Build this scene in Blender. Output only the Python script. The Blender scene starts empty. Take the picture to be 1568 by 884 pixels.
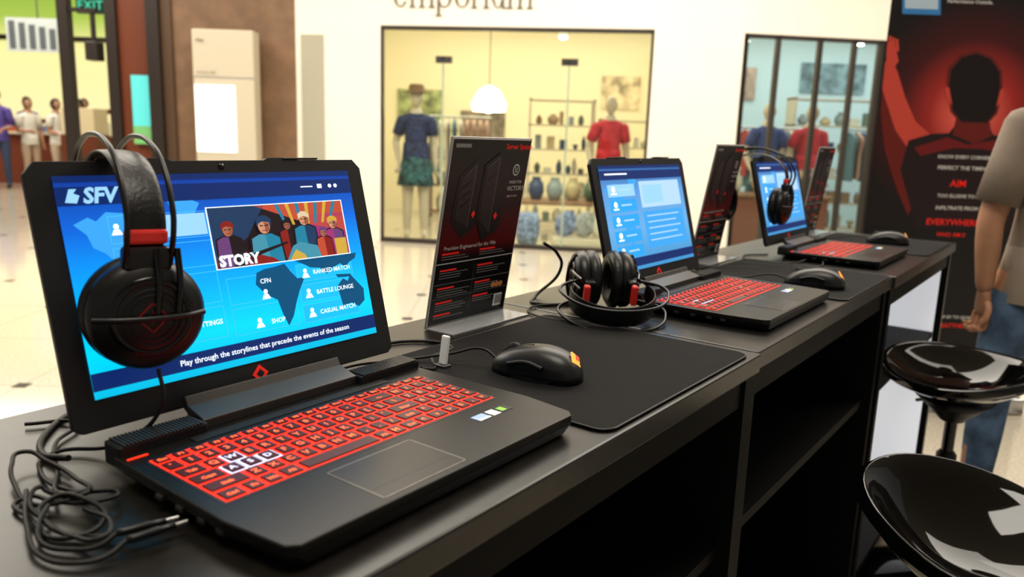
import bpy, math, random
from mathutils import Vector, Matrix
random.seed(7)
sc=bpy.context.scene
try:
    sc.view_settings.view_transform='Standard'
    sc.view_settings.look='Medium High Contrast'
except Exception: pass
COL=sc.collection
A=math.radians(36.8); SA,CA=math.sin(A),math.cos(A)
H=1.235; TT=0.93; RZ=math.radians(90-36.8)
def TP(s,t,z=0.0): return Vector((s*SA+t*CA, s*CA-t*SA, z))

# ---------------------------------------------------------------- materials
MATS={}
def mat(name,col,rough=.5,metal=0.,em=None,es=0.,noise=0.,nscale=30.,coat=0.,bump=0.,spec=None,trans=0.):
    if name in MATS: return MATS[name]
    m=bpy.data.materials.new(name); m.use_nodes=True
    nt=m.node_tree; b=nt.nodes['Principled BSDF']
    c=(col[0],col[1],col[2],1)
    b.inputs['Base Color'].default_value=c
    b.inputs['Roughness'].default_value=rough
    b.inputs['Metallic'].default_value=metal
    if coat: b.inputs['Coat Weight'].default_value=coat; b.inputs['Coat Roughness'].default_value=.05
    if spec is not None: b.inputs['Specular IOR Level'].default_value=spec
    if trans: b.inputs['Transmission Weight'].default_value=trans
    if em is not None:
        b.inputs['Emission Color'].default_value=(em[0],em[1],em[2],1)
        b.inputs['Emission Strength'].default_value=es
    if noise or bump:
        tc=nt.nodes.new('ShaderNodeTexCoord'); n=nt.nodes.new('ShaderNodeTexNoise')
        n.inputs['Scale'].default_value=nscale; n.inputs['Detail'].default_value=4
        nt.links.new(tc.outputs['Object'],n.inputs['Vector'])
        if noise:
            r=nt.nodes.new('ShaderNodeValToRGB')
            r.color_ramp.elements[0].position=.3; r.color_ramp.elements[1].position=.7
            r.color_ramp.elements[0].color=tuple(max(0,x*(1-noise)) for x in col)+(1,)
            r.color_ramp.elements[1].color=tuple(min(1,x*(1+noise)) for x in col)+(1,)
            nt.links.new(n.outputs['Fac'],r.inputs['Fac']); nt.links.new(r.outputs['Color'],b.inputs['Base Color'])
        if bump:
            bp=nt.nodes.new('ShaderNodeBump'); bp.inputs['Strength'].default_value=bump; bp.inputs['Distance'].default_value=.002
            nt.links.new(n.outputs['Fac'],bp.inputs['Height']); nt.links.new(bp.outputs['Normal'],b.inputs['Normal'])
    MATS[name]=m; return m
def emat(name,col,s=1.):
    return mat(name,(0.01,0.01,0.01),.4,0,col,s,spec=.3)
def gradmat(name,stops,s=1.,axis='Y',base=False):
    if name in MATS: return MATS[name]
    m=bpy.data.materials.new(name); m.use_nodes=True; nt=m.node_tree; b=nt.nodes['Principled BSDF']
    tc=nt.nodes.new('ShaderNodeTexCoord'); sp=nt.nodes.new('ShaderNodeSeparateXYZ'); r=nt.nodes.new('ShaderNodeValToRGB')
    nt.links.new(tc.outputs['Generated'],sp.inputs[0]); nt.links.new(sp.outputs[axis],r.inputs['Fac'])
    el=r.color_ramp.elements
    while len(el)<len(stops): el.new(.5)
    for e,(p,c) in zip(el,stops): e.position=p; e.color=(c[0],c[1],c[2],1)
    b.inputs['Roughness'].default_value=.35
    if base: nt.links.new(r.outputs['Color'],b.inputs['Base Color'])
    else:
        b.inputs['Base Color'].default_value=(.01,.01,.01,1); b.inputs['Specular IOR Level'].default_value=.25
        nt.links.new(r.outputs['Color'],b.inputs['Emission Color']); b.inputs['Emission Strength'].default_value=s
    MATS[name]=m; return m
def radialmat(name,cx,cy,rad,stops,rough=.5):
    m=bpy.data.materials.new(name); m.use_nodes=True; nt=m.node_tree; b=nt.nodes['Principled BSDF']
    tc=nt.nodes.new('ShaderNodeTexCoord'); mp=nt.nodes.new('ShaderNodeMapping'); g=nt.nodes.new('ShaderNodeTexGradient'); g.gradient_type='SPHERICAL'
    mp.inputs['Scale'].default_value=(1/rad,1/rad,1/rad); mp.inputs['Location'].default_value=(-cx/rad,-cy/rad,0)
    r=nt.nodes.new('ShaderNodeValToRGB'); el=r.color_ramp.elements
    while len(el)<len(stops): el.new(.5)
    for e,(p,c) in zip(el,stops): e.position=p; e.color=(*c,1)
    nt.links.new(tc.outputs['Object'],mp.inputs['Vector']); nt.links.new(mp.outputs[0],g.inputs[0]); nt.links.new(g.outputs['Fac'],r.inputs['Fac'])
    nt.links.new(r.outputs['Color'],b.inputs['Base Color']); b.inputs['Roughness'].default_value=rough
    MATS[name]=m; return m

BLK=mat('black_plastic',(.007,.007,.0075),.38)
DECK=mat('laptop_deck',(.014,.0125,.011),.36,.2,noise=.15,nscale=200,spec=.35)
BEZ=mat('bezel',(.016,.016,.017),.5,spec=.4)
LIDM=mat('lid_back',(.012,.012,.013),.35,.3)
GREYM=mat('hinge_grey',(.09,.088,.085),.38,.6)
RUB=mat('rubber',(.007,.007,.007),.55)
LEA=mat('leatherette',(.010,.010,.0105),.40,bump=.3,nscale=250)
GLOSS=mat('gloss_black',(.003,.003,.003),.05,spec=.5)
REDE=emat('red_glow',(1,.03,.01),2.3)
ORNE=emat('orange_glow',(1,.12,.03),2.4)
WHE=emat('white_blue_glow',(.75,.75,1),1.6)
WHITE=mat('white_print',(.8,.8,.8),.5)
GREYP=mat('grey_print',(.3,.3,.3),.5)
REDB=mat('bright_red_print',(.85,.03,.02),.5,em=(.9,.03,.02),es=.12)
BLKP=mat('black_print',(.008,.008,.009),.35)
CREAM=mat('cream_paint',(.84,.775,.67),.6,noise=.02,nscale=2)
TAB=mat('table_laminate',(.015,.0135,.0115),.30,noise=.25,nscale=60,spec=.5)
MATM=mat('mousemat_cloth',(.012,.0115,.012),.85,bump=.4,nscale=900,spec=.2)
STEEL=mat('steel',(.5,.5,.5),.25,1)

# ---------------------------------------------------------------- helpers
def link(o,parent=None):
    COL.objects.link(o)
    if parent is not None: o.parent=parent
    return o
def empty(name,loc=(0,0,0),rz=0.,rot=None,parent=None):
    o=bpy.data.objects.new(name,None); o.empty_display_size=.1; link(o,parent); o.location=loc
    o.rotation_euler=rot if rot is not None else (0,0,rz); return o
def meshobj(name,verts,faces,m,parent=None,smooth=False,loc=(0,0,0),rot=(0,0,0)):
    me=bpy.data.meshes.new(name); me.from_pydata([tuple(v) for v in verts],[],faces); me.update()
    if isinstance(m,(list,tuple)):
        for x in m: me.materials.append(x)
    elif m: me.materials.append(m)
    if smooth:
        for p in me.polygons: p.use_smooth=True
    o=bpy.data.objects.new(name,me); link(o,parent); o.location=loc; o.rotation_euler=rot; return o
def bev(o,w,seg=2):
    md=o.modifiers.new('b','BEVEL'); md.width=w; md.segments=seg; md.limit_method='ANGLE'; return o
def box(parent,name,x0,y0,z0,x1,y1,z1,m,b=0.,rot=(0,0,0),loc=None):
    v=[(x0,y0,z0),(x1,y0,z0),(x1,y1,z0),(x0,y1,z0),(x0,y0,z1),(x1,y0,z1),(x1,y1,z1),(x0,y1,z1)]
    f=[(0,3,2,1),(4,5,6,7),(0,1,5,4),(1,2,6,5),(2,3,7,6),(3,0,4,7)]
    o=meshobj(name,v,f,m,parent,loc=loc or (0,0,0),rot=rot)
    if b: bev(o,b)
    return o
def prism(parent,name,pts,z0,z1,m,b=0.,inset=0.,loc=(0,0,0),rot=(0,0,0)):
    n=len(pts); cx=sum(p[0] for p in pts)/n; cy=sum(p[1] for p in pts)/n
    lo=[(p[0]+(cx-p[0])*inset,p[1]+(cy-p[1])*inset,z0) for p in pts]
    v=lo+[(p[0],p[1],z1) for p in pts]
    f=[tuple(range(n))[::-1],tuple(range(n,2*n))]+[(i,(i+1)%n,n+(i+1)%n,n+i) for i in range(n)]
    o=meshobj(name,v,f,m,parent,loc=loc,rot=rot)
    if b: bev(o,b)
    return o
def lathe(parent,name,prof,m,seg=40,loc=(0,0,0),rot=(0,0,0),scale=(1,1,1)):
    v=[];f=[];n=len(prof)
    for i in range(seg):
        a=2*math.pi*i/seg
        for r,z in prof: v.append((r*math.cos(a)*scale[0],r*math.sin(a)*scale[1],z*scale[2]))
    for i in range(seg):
        j=(i+1)%seg
        for k in range(n-1): f.append((i*n+k,j*n+k,j*n+k+1,i*n+k+1))
    return meshobj(name,v,f,m,parent,True,loc,rot)
def ball(parent,name,loc,sx,sy,sz,m,seg=24,rot=(0,0,0)):
    v=[];f=[]
    R=seg//2
    for i in range(R+1):
        th=math.pi*i/R
        for j in range(seg):
            ph=2*math.pi*j/seg
            v.append((sx*math.sin(th)*math.cos(ph),sy*math.sin(th)*math.sin(ph),sz*math.cos(th)))
    for i in range(R):
        for j in range(seg):
            k=(j+1)%seg; f.append((i*seg+j,(i+1)*seg+j,(i+1)*seg+k,i*seg+k))
    return meshobj(name,v,f,m,parent,True,loc,rot)
def tube(parent,name,pts,r,m,cyc=False,poly=False):
    c=bpy.data.curves.new(name,'CURVE'); c.dimensions='3D'; c.bevel_depth=r; c.bevel_resolution=3; c.resolution_u=10; c.use_fill_caps=True
    if poly:
        s=c.splines.new('POLY'); s.points.add(len(pts)-1)
        for p,q in zip(s.points,pts): p.co=(q[0],q[1],q[2],1)
    else:
        s=c.splines.new('BEZIER'); s.bezier_points.add(len(pts)-1)
        for p,q in zip(s.bezier_points,pts): p.co=q; p.handle_left_type=p.handle_right_type='AUTO'
    s.use_cyclic_u=cyc; c.materials.append(m)
    o=bpy.data.objects.new(name,c); return link(o,parent)
def strap(parent,name,path,w,th,m):
    v=[];f=[];n=len(path)
    for i,(x,z) in enumerate(path):
        a=path[max(0,i-1)];b=path[min(n-1,i+1)]
        d=Vector((b[0]-a[0],b[1]-a[1])).normalized(); nx,nz=-d.y,d.x
        for sy in(-1,1):
            for k in(-.5,.5): v.append((x+nx*th*k,sy*w/2,z+nz*th*k))
    for i in range(n-1):
        a=i*4;b=a+4
        f+=[(a,a+2,b+2,b),(a+1,b+1,b+3,a+3),(a,b,b+1,a+1),(a+2,a+3,b+3,b+2)]
    f+=[(0,1,3,2),((n-1)*4,(n-1)*4+2,(n-1)*4+3,(n-1)*4+1)]
    o=meshobj(name,v,f,m,parent,True); md=o.modifiers.new('s','SUBSURF'); md.levels=md.render_levels=2; return o
def text(parent,name,body,x,y,z,size,m,align='LEFT',ext=0.,rot=(0,0,0),width=None,bold=0.,shear=0.):
    c=bpy.data.curves.new(name,'FONT'); c.body=body; c.size=size; c.align_x=align; c.extrude=ext; c.offset=bold; c.resolution_u=2; c.shear=shear
    c.materials.append(m); o=bpy.data.objects.new(name,c); link(o,parent); o.location=(x,y,z); o.rotation_euler=rot
    if width:
        bpy.context.view_layer.update(); w=o.dimensions.x
        if w>0: o.scale=(width/w,width/w,1)
    return o
class Art:
    def __init__(s,fx,fy): s.v=[];s.f=[];s.mi=[];s.ms=[];s.fx=fx;s.fy=fy
    def poly(s,pts,z,m):
        if m not in s.ms: s.ms.append(m)
        n=len(s.v); P=[(s.fx(p[0]),s.fy(p[1])) for p in pts]
        ar=sum(P[i][0]*P[(i+1)%len(P)][1]-P[(i+1)%len(P)][0]*P[i][1] for i in range(len(P)))
        if ar<0: P=P[::-1]
        s.v+=[(p[0],p[1],z) for p in P]; s.f.append(tuple(range(n,n+len(P)))); s.mi.append(s.ms.index(m))
    def rect(s,x0,y0,x1,y1,z,m): s.poly([(x0,y0),(x1,y0),(x1,y1),(x0,y1)],z,m)
    def frame(s,x0,y0,x1,y1,w,h,z,m):
        s.rect(x0,y0,x1,y0+h,z,m); s.rect(x0,y1-h,x1,y1,z,m); s.rect(x0,y0,x0+w,y1,z,m); s.rect(x1-w,y0,x1,y1,z,m)
    def ell(s,cx,cy,rx,ry,z,m,n=24): s.poly([(cx+rx*math.cos(2*math.pi*i/n),cy+ry*math.sin(2*math.pi*i/n)) for i in range(n)],z,m)
    def done(s,parent,name):
        o=meshobj(name,s.v,s.f,s.ms,parent)
        for p,i in zip(o.data.polygons,s.mi): p.material_index=i
        return o
def skinned(name,verts,edges,radii,m,parent=None,root=0,sub=2,paint=None,loc=(0,0,0),rot=(0,0,0)):
    me=bpy.data.meshes.new(name+'_sk'); me.from_pydata(verts,edges,[]); me.update()
    o=bpy.data.objects.new(name+'_sk',me); COL.objects.link(o)
    md=o.modifiers.new('skin','SKIN'); md.use_smooth_shade=True
    sv=me.skin_vertices[0].data
    for i,r in enumerate(radii):
        sv[i].radius=r if isinstance(r,tuple) else (r,r); sv[i].use_root=(i==root)
    s2=o.modifiers.new('sub','SUBSURF'); s2.levels=s2.render_levels=sub
    dg=bpy.context.evaluated_depsgraph_get(); dg.update()
    ev=o.evaluated_get(dg); nm=bpy.data.meshes.new_from_object(ev)
    bpy.data.objects.remove(o,do_unlink=True)
    nm.materials.clear()
    ms=m if isinstance(m,(list,tuple)) else [m]
    for x in ms: nm.materials.append(x)
    for p in nm.polygons:
        p.use_smooth=True
        p.material_index=paint(p.center) if paint else 0
    r=bpy.data.objects.new(name,nm); link(r,parent); r.location=loc; r.rotation_euler=rot; return r

# ---------------------------------------------------------------- camera
cam=bpy.data.cameras.new('camera'); co=bpy.data.objects.new('camera',cam); COL.objects.link(co)
cam.sensor_width=36; cam.lens=1190/1568*36
p=math.radians(11.13); r=math.atan(.034)
fwd=Vector((0,math.cos(p),-math.sin(p))); up=Vector((0,math.sin(p),math.cos(p))); rt=Vector((1,0,0))
ex=rt*math.cos(r)+up*math.sin(r)
ey=-rt*math.sin(r)+up*math.cos(r)
M=Matrix((ex,ey,-fwd)).transposed().to_4x4(); M.translation=Vector((0,0,H)); co.matrix_world=M
cam.dof.use_dof=True; cam.dof.focus_distance=1.0; cam.dof.aperture_fstop=5.0; cam.clip_start=.02
sc.camera=co

# ---------------------------------------------------------------- floor / walls
def floor_mat():
    m=bpy.data.materials.new('polished_terrazzo'); m.use_nodes=True; nt=m.node_tree; b=nt.nodes['Principled BSDF']
    tc=nt.nodes.new('ShaderNodeTexCoord'); sp=nt.nodes.new('ShaderNodeSeparateXYZ'); nt.links.new(tc.outputs['Object'],sp.inputs[0])
    def mth(op,a,bv=None,c=None):
        n=nt.nodes.new('ShaderNodeMath'); n.operation=op
        for i,x in enumerate((a,bv,c)):
            if x is None: continue
            if isinstance(x,(int,float)): n.inputs[i].default_value=x
            else: nt.links.new(x,n.inputs[i])
        return n.outputs[0]
    T=.8
    ax=mth('ABSOLUTE',mth('SUBTRACT',mth('MODULO',mth('ADD',sp.outputs['X'],40.3),T),T/2))
    ay=mth('ABSOLUTE',mth('SUBTRACT',mth('MODULO',mth('ADD',sp.outputs['Y'],40.1),T),T/2))
    sq=mth('MULTIPLY',mth('LESS_THAN',ax,.035),mth('LESS_THAN',ay,.035))
    ln=mth('MAXIMUM',mth('LESS_THAN',ax,.003),mth('LESS_THAN',ay,.003))
    n=nt.nodes.new('ShaderNodeTexNoise'); n.inputs['Scale'].default_value=90; nt.links.new(tc.outputs['Object'],n.inputs['Vector'])
    rp=nt.nodes.new('ShaderNodeValToRGB'); rp.color_ramp.elements[0].position=.3; rp.color_ramp.elements[1].position=.7; rp.color_ramp.elements[0].color=(.45,.40,.32,1); rp.color_ramp.elements[1].color=(.64,.58,.48,1)
    nt.links.new(n.outputs['Fac'],rp.inputs['Fac'])
    m1=nt.nodes.new('ShaderNodeMixRGB'); nt.links.new(ln,m1.inputs['Fac']); nt.links.new(rp.outputs[0],m1.inputs[1]); m1.inputs[2].default_value=(.36,.31,.24,1)
    m2=nt.nodes.new('ShaderNodeMixRGB'); nt.links.new(sq,m2.inputs['Fac']); nt.links.new(m1.outputs[0],m2.inputs[1]); m2.inputs[2].default_value=(.05,.04,.035,1)
    nt.links.new(m2.outputs[0],b.inputs['Base Color']); b.inputs['Roughness'].default_value=.10
    return m
meshobj('floor',[(-24,-6,0),(12,-6,0),(12,20,0),(-24,20,0)],[(0,1,2,3)],floor_mat())
def seg(parent,name,a,b,z0,z1,m,th=.15):
    d=(Vector(b)-Vector(a)).normalized(); n=Vector((-d.y,d.x))*th
    return prism(parent,name,[tuple(a),tuple(b),(b[0]+n.x,b[1]+n.y),(a[0]+n.x,a[1]+n.y)],z0,z1,m)
PA,PB,PC,PD,PE,PF=(-2.48,8.93),(-1.52,8.8),(1.386,8.4),(2.33,8.45),(3.87,8.65),(7.5,9.1)
WT=2.36
def lerp(a,b,f): return (a[0]+(b[0]-a[0])*f,a[1]+(b[1]-a[1])*f)
w=empty('wall_front')
seg(w,'pier_left',PA,PB,0,4.6,CREAM); seg(w,'header_shopfront',PB,PC,WT,4.6,CREAM)
seg(w,'pier_mid',PC,PD,0,4.6,CREAM); seg(w,'header_side',PD,PF,WT,4.6,CREAM)
seg(w,'pier_right',lerp(PE,PF,.45),PF,0,WT,CREAM)
TXT=mat('sign_letters',(.13,.11,.09),.5)
ang=math.atan2(PC[1]-PB[1],PC[0]-PB[0])
e=empty('shop_sign',(-1.37,8.765,2.55),rot=(math.radians(90),0,ang))
def serif_word():
    a=Art(lambda u:u,lambda v:v); st=.028; xh=.185
    def stem(x,y0=0,y1=xh): a.rect(x-st/2,y0,x+st/2,y1,0,TXT)
    def foot(x,y=0,w_=.075): a.rect(x-w_/2,y-.006,x+w_/2,y+.008,.0005,TXT)
    def cap(x,y=xh): a.poly([(x-.04,y-.018),(x+st/2,y+.008),(x+st/2,y-.01),(x-.038,y-.026)],.0005,TXT)
    def ring(cx,cy,rx,ry,a0,a1,th,n=28):
        P=[]; 
        for i in range(n+1):
            q=math.radians(a0+(a1-a0)*i/n); P.append((cx+rx*math.cos(q),cy+ry*math.sin(q)))
        for i in range(n,-1,-1):
            q=math.radians(a0+(a1-a0)*i/n); t_=th*(.35+.65*abs(math.cos(q))); P.append((cx+(rx-t_)*math.cos(q),cy+(ry-th*.4)*math.sin(q)))
        for i in range(n):
            a.poly([P[i],P[i+1],P[2*n-i],P[2*n+1-i]],.001,TXT)
    x=.0
    ring(x+.075,xh/2,.075,xh/2,5,335,.03); a.rect(x+.01,xh*.52,x+.145,xh*.52+.011,.0015,TXT); x+=.19
    stem(x+.02);foot(x+.02);cap(x+.02)
    for k in(0,1): ring(x+.075+k*.11,xh*.62,.055,xh*.38,0,180,.026); stem(x+.02+.11*(k+1),0,xh*.64); foot(x+.02+.11*(k+1))
    x+=.30
    stem(x+.02,-.085,xh); foot(x+.02,-.085);cap(x+.02); ring(x+.085,xh/2,.08,xh/2,-150,150,.03); x+=.205
    ring(x+.08,xh/2,.08,xh/2,0,360,.03); x+=.195
    stem(x+.02);foot(x+.02);cap(x+.02); ring(x+.07,xh*.66,.05,xh*.34,50,180,.024); a.ell(x+.10,xh*.93,.018,.018,.001,TXT,12); x+=.135
    stem(x+.02);foot(x+.02);cap(x+.02); a.ell(x+.02,xh+.065,.02,.02,.001,TXT,14); x+=.075
    stem(x+.02,xh*.36,xh);cap(x+.02); ring(x+.075,xh*.38,.055,xh*.38,180,360,.026); stem(x+.13);cap(x+.13);foot(x+.15,0,.04); x+=.19
    stem(x+.02);foot(x+.02);cap(x+.02)
    for k in(0,1): ring(x+.075+k*.11,xh*.62,.055,xh*.38,0,180,.026); stem(x+.02+.11*(k+1),0,xh*.64); foot(x+.02+.11*(k+1))
    o=a.done(e,'lettering'); o.scale=(1.50/1.56,1.0,1); return o
serif_word()
def glassmat():
    m=bpy.data.materials.new('shop_glass'); m.use_nodes=True; nt=m.node_tree; nt.nodes.clear()
    o=nt.nodes.new('ShaderNodeOutputMaterial'); mx=nt.nodes.new('ShaderNodeMixShader'); t=nt.nodes.new('ShaderNodeBsdfTransparent'); g=nt.nodes.new('ShaderNodeBsdfGlossy')
    g.inputs['Roughness'].default_value=.03; mx.inputs[0].default_value=.06; t.inputs[0].default_value=(.95,.98,.94,1)
    nt.links.new(t.outputs[0],mx.inputs[1]); nt.links.new(g.outputs[0],mx.inputs[2]); nt.links.new(mx.outputs[0],o.inputs[0]); return m
GL=glassmat()
FRM=mat('dark_frame',(.05,.04,.035),.4)
def window(name,a,b,divs,wd,fm):
    e=empty(name)
    seg(e,'glass',a,b,.02,WT-.02,GL,.01); seg(e,'top_rail',a,b,WT-.04,WT,fm,.06); seg(e,'bottom_rail',a,b,0,.05,fm,.06)
    L=(Vector(b)-Vector(a)).length
    for i,f in enumerate([0.]+divs+[1.]):
        c=lerp(a,b,min(f,1-wd/L)); seg(e,'mullion_%d'%i,c,lerp(a,b,min(f,1-wd/L)+wd/L),0,WT,fm,.05)
    return e
w1=window('window_1',PB,PC,[],.03,FRM)
GLE=mat('glass_edge',(.40,.46,.36),.2)
for i,f in enumerate((.235,.70)):
    c=lerp(PB,PC,f); seg(w1,'glass_joint_%d'%i,c,lerp(PB,PC,f+.007),0.05,2.05,GLE,.02)
    seg(w1,'patch_fitting_%d'%i,lerp(PB,PC,f-.025),lerp(PB,PC,f+.035),1.98,2.05,GREYM,.05)
window('window_2',PD,PE,[.23,.53,.78],.05,FRM)
window('window_3',PE,lerp(PE,PF,.45),[.5],.05,FRM)
BRN=mat('brown_stone',(.20,.12,.07),.55,noise=.15,nscale=6)
wl=empty('wall_left'); seg(wl,'stone_cladding',(-3.9,8.98),PA,0,4.6,BRN)
seg(wl,'stone_edge',(-3.98,8.95),(-3.86,8.95),0,4.6,mat('trim_brown',(.10,.06,.035),.4),.2)
seg(wl,'glass_strip',(-2.42,8.91),(-2.16,8.875),.3,2.25,mat('strip_glass',(.42,.40,.32),.2),.03)
k=empty('lightbox_kiosk',(-3.18,8.72,0))
box(k,'body',-.33,-.1,0,.33,.12,2.24,mat('kiosk_beige',(.55,.49,.38),.5),.015)
box(k,'lit_panel',-.31,-.112,.95,.12,-.099,1.66,mat('lit_panel',(.9,.9,.9),.4,em=(1,.98,.92),es=1.0))
box(k,'shelf_line',-.33,-.105,1.74,.33,-.098,1.75,GREYP); text(k,'caption','service info',-.28,-.12,1.78,.045,TXT,rot=(math.radians(90),0,0))
text(k,'logo','~',-.28,-.12,2.08,.16,TXT,rot=(math.radians(90),0,0))
e=empty('door_1')
DB=mat('portal_dark',(.03,.022,.018),.4); RBR=mat('portal_redbrown',(.16,.045,.02),.4)
box(e,'frame_right',-4.12,8.9,0,-3.98,9.1,4.6,DB); box(e,'frame_mid',-4.62,9.0,0,-4.5,9.2,4.6,DB)
box(e,'panel',-4.5,9.05,0,-4.12,9.12,4.6,RBR)
box(e,'poster',-4.36,8.99,1.0,-4.13,9.03,1.76,mat('cyan_poster',(.1,.5,.5),.4,em=(.1,.55,.55),es=.4))
box(e,'poster_lower',-4.36,8.985,1.0,-4.13,8.989,1.2,mat('green_print',(.2,.5,.2),.4))
e=empty('support_post',(-5.06,9.0,0)); box(e,'shaft',-.06,-.06,.02,.06,.06,4.6,DB,.01); box(e,'base_plate',-.12,-.12,0,.12,.12,.02,DB)
box(e,'arm',.06,-.03,2.42,.36,.03,2.46,DB); box(e,'speaker',.24,-.08,1.9,.38,.08,2.1,DB,.01); box(e,'hanger',.29,-.02,2.1,.33,.02,2.42,DB)
EX=emat('exit_green',(.1,.8,.5),1.0)
e=empty('exit_sign',(-5.8,11.0,2.66)); box(e,'housing',-.2,-.04,0,.2,.04,.24,mat('exit_dark',(.01,.04,.025),.4),.01); text(e,'letters','EXIT',0,-.05,.05,.17,EX,'CENTER',rot=(math.radians(90),0,0))
box(e,'rod_a',-.15,-.01,.24,-.13,.01,1.94,STEEL); box(e,'rod_b',.13,-.01,.24,.15,.01,1.94,STEEL)
LIME=gradmat('lime_wall_glow',[(0,(.75,.58,.28)),(.3,(.98,.84,.45)),(.60,(.92,.85,.38)),(.74,(.42,.56,.10)),(1,(.2,.4,.05))],.95,'Z')  # store lighting put into the wall colour as a glowing gradient
wb=empty('wall_back'); box(wb,'lit_wall',-22,17.5,0,-3,17.7,4.6,LIME)
box(wb,'dark_band',-22,17.3,2.9,-8,17.45,3.0,DB)
for i in range(9): box(wb,'shelf_stripe_%d'%i,-15+i*1.1,17.35,.9+.25*(i%3),-14.3+i*1.1,17.48,1.0+.25*(i%3),RBR)
e=empty('service_counter'); box(e,'body',-12.5,15.2,0,-6.3,15.9,.95,mat('counter_redbrown',(.22,.06,.03),.4)); box(e,'top',-12.6,15.1,.95,-6.2,16,1.0,mat('counter_top',(.7,.62,.5),.3))
for i in range(14): box(e,'item_%d'%i,-11.5+i*.37,15.3,1.0,-11.3+i*.37,15.5,1.1+random.random()*.25,mat('item%d'%(i%4),[(.6,.1,.05),(.8,.8,.7),(.1,.2,.4),(.7,.5,.1)][i%4],.5))
e=empty('display_cabinet'); box(e,'carcass',-7.7,13.3,0,-7.1,13.8,1.0,RBR,.01); box(e,'top_case',-7.68,13.32,1.0,-7.12,13.78,1.45,mat('case_cream',(.7,.6,.4),.3),.01)
box(e,'plinth',-7.72,13.28,0,-7.08,13.82,.06,DB)
e=empty('hanging_banner',(-8.1,13.6,2.35))
box(e,'board',-.55,0,0,.4,.03,.55,mat('banner_grey',(.55,.6,.6),.5)); 
for i in range(5): box(e,'print_%d'%i,-.5+i*.17,-.008,.05,-.4+i*.17,-.001,.5-.03*i,mat('print_ink',(.12,.14,.15),.5))
box(e,'rod',-.02,.01,.55,0,.03,2.25,STEEL)
# shop interior
INT=mat('shop_wall_cream_glow',(.78,.70,.50),.6,em=(1,.86,.52),es=.16)  # warm shop lighting put into the wall as faint emission
INB=mat('shop_wall_cool_glow',(.50,.62,.66),.6,em=(.6,.85,.98),es=.14)  # bluish shop lighting put into the wall as faint emission
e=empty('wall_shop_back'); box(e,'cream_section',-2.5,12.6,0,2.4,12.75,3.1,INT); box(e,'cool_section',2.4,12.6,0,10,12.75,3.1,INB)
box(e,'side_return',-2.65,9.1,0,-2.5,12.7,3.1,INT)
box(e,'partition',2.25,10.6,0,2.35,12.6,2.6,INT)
for i,(x0,x1,z0,z1,c) in enumerate([(-1.9,-1.2,1.2,1.9,(.35,.4,.2)),(-.9,-.2,.9,1.6,(.25,.2,.15)),(1.3,1.9,1.7,2.2,(.6,.5,.35)),(3.0,3.7,1.9,2.4,(.4,.3,.25)),(4.4,5.4,2.05,2.5,(.2,.3,.35))]):
    box(e,'wall_picture_%d'%i,x0,12.56,z0,x1,12.6,z1,mat('pic%d'%i,c,.5,noise=.6,nscale=6))
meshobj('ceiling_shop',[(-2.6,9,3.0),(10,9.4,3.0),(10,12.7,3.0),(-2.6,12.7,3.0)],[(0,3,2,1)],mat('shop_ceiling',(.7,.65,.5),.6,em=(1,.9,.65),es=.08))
BULB=emat('bulb',(1,.95,.85),30)
e=empty('spotlight_track')
for i,(x,y) in enumerate([(.25,10.2),(.95,10),(1.35,10.4),(1.6,9.8),(-.3,10.8),(2.8,10.3),(3.4,10.6),(4.1,10.2),(3.1,11.2),(4.6,11),(-1.2,10.5),(.6,11.4),(2.0,11.2),(5.2,10.4),(5.9,11)]):
    lathe(e,'can_%d'%i,[(.0,.16),(.05,.16),(.06,0),(.05,0)],WHITE,16,(x,y,2.62)); ball(e,'lamp_%d'%i,(x,y,2.62),.055,.055,.035,BULB,12); box(e,'stem_%d'%i,x-.01,y-.01,2.77,x+.01,y+.01,3.0,WHITE)
e=empty('glare_lamp',(-.40,10.9,1.55)); lathe(e,'shade',[(.03,.34),(.14,.28),(.24,.1),(.22,0)],mat('glare_glow',(.9,.8,.6),.5,em=(1,.85,.5),es=6),24); box(e,'cord',-.005,-.005,.34,.005,.005,1.45,BLK)  # added lamp, stands in for the yellowish glare inside the shop
ball(e,'lamp',(0,0,.1),.10,.10,.12,BULB,16)
WOOD=mat('shelf_wood',(.26,.14,.07),.5,noise=.2,nscale=10); POTS=[mat('pot%d'%i,c,.3) for i,c in enumerate([(.7,.67,.58),(.05,.08,.18),(.40,.27,.16),(.15,.22,.18),(.40,.10,.08),(.6,.5,.3),(.08,.08,.09),(.30,.36,.38)])]
def shelfunit(name,x0,x1,y,z1,rows,wood,seed,kinds=(0,2,5,6,7,1,0,3)):
    random.seed(seed); e=empty(name,((x0+x1)/2,y,0)); wd=(x1-x0)/2
    for sx in(-wd,wd-.03): box(e,'side_%d'%(sx>0),sx,-.18,0,sx+.03,.18,z1,wood)
    for r_ in range(rows+1):
        z=.08+(z1-.1)*r_/rows; box(e,'board_%d'%r_,-wd,-.18,z-.02,wd,.18,z,wood)
        if r_==rows: break
        hh=(z1-.1)/rows*.8; x=-wd+.1
        while x<wd-.1:
            rr=random.uniform(.03,.09); h=random.uniform(.35,1)*hh; t_=random.random(); m_=POTS[random.choice(kinds)]
            if t_<.4: box(e,'boxed_item',x,-.08,z,x+rr*1.6,.06,z+h*.8,m_,.004)
            elif t_<.55: lathe(e,'bowl',[(0,0),(rr*.4,0),(rr,h*.4),(rr*.95,h*.4),(rr*.3,.02)],m_,14,(x+rr,0,z))
            else:
                pr=[(0,0),(rr*.6,0),(rr,h*.35),(rr*(.5+.5*t_),h*.75),(rr*.35,h*.85),(rr*.5,h)]
                lathe(e,'pot',pr,m_,14,(x+rr,random.uniform(-.06,.06),z))
            x+=rr*2+random.uniform(.01,.08)
    return e
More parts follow.
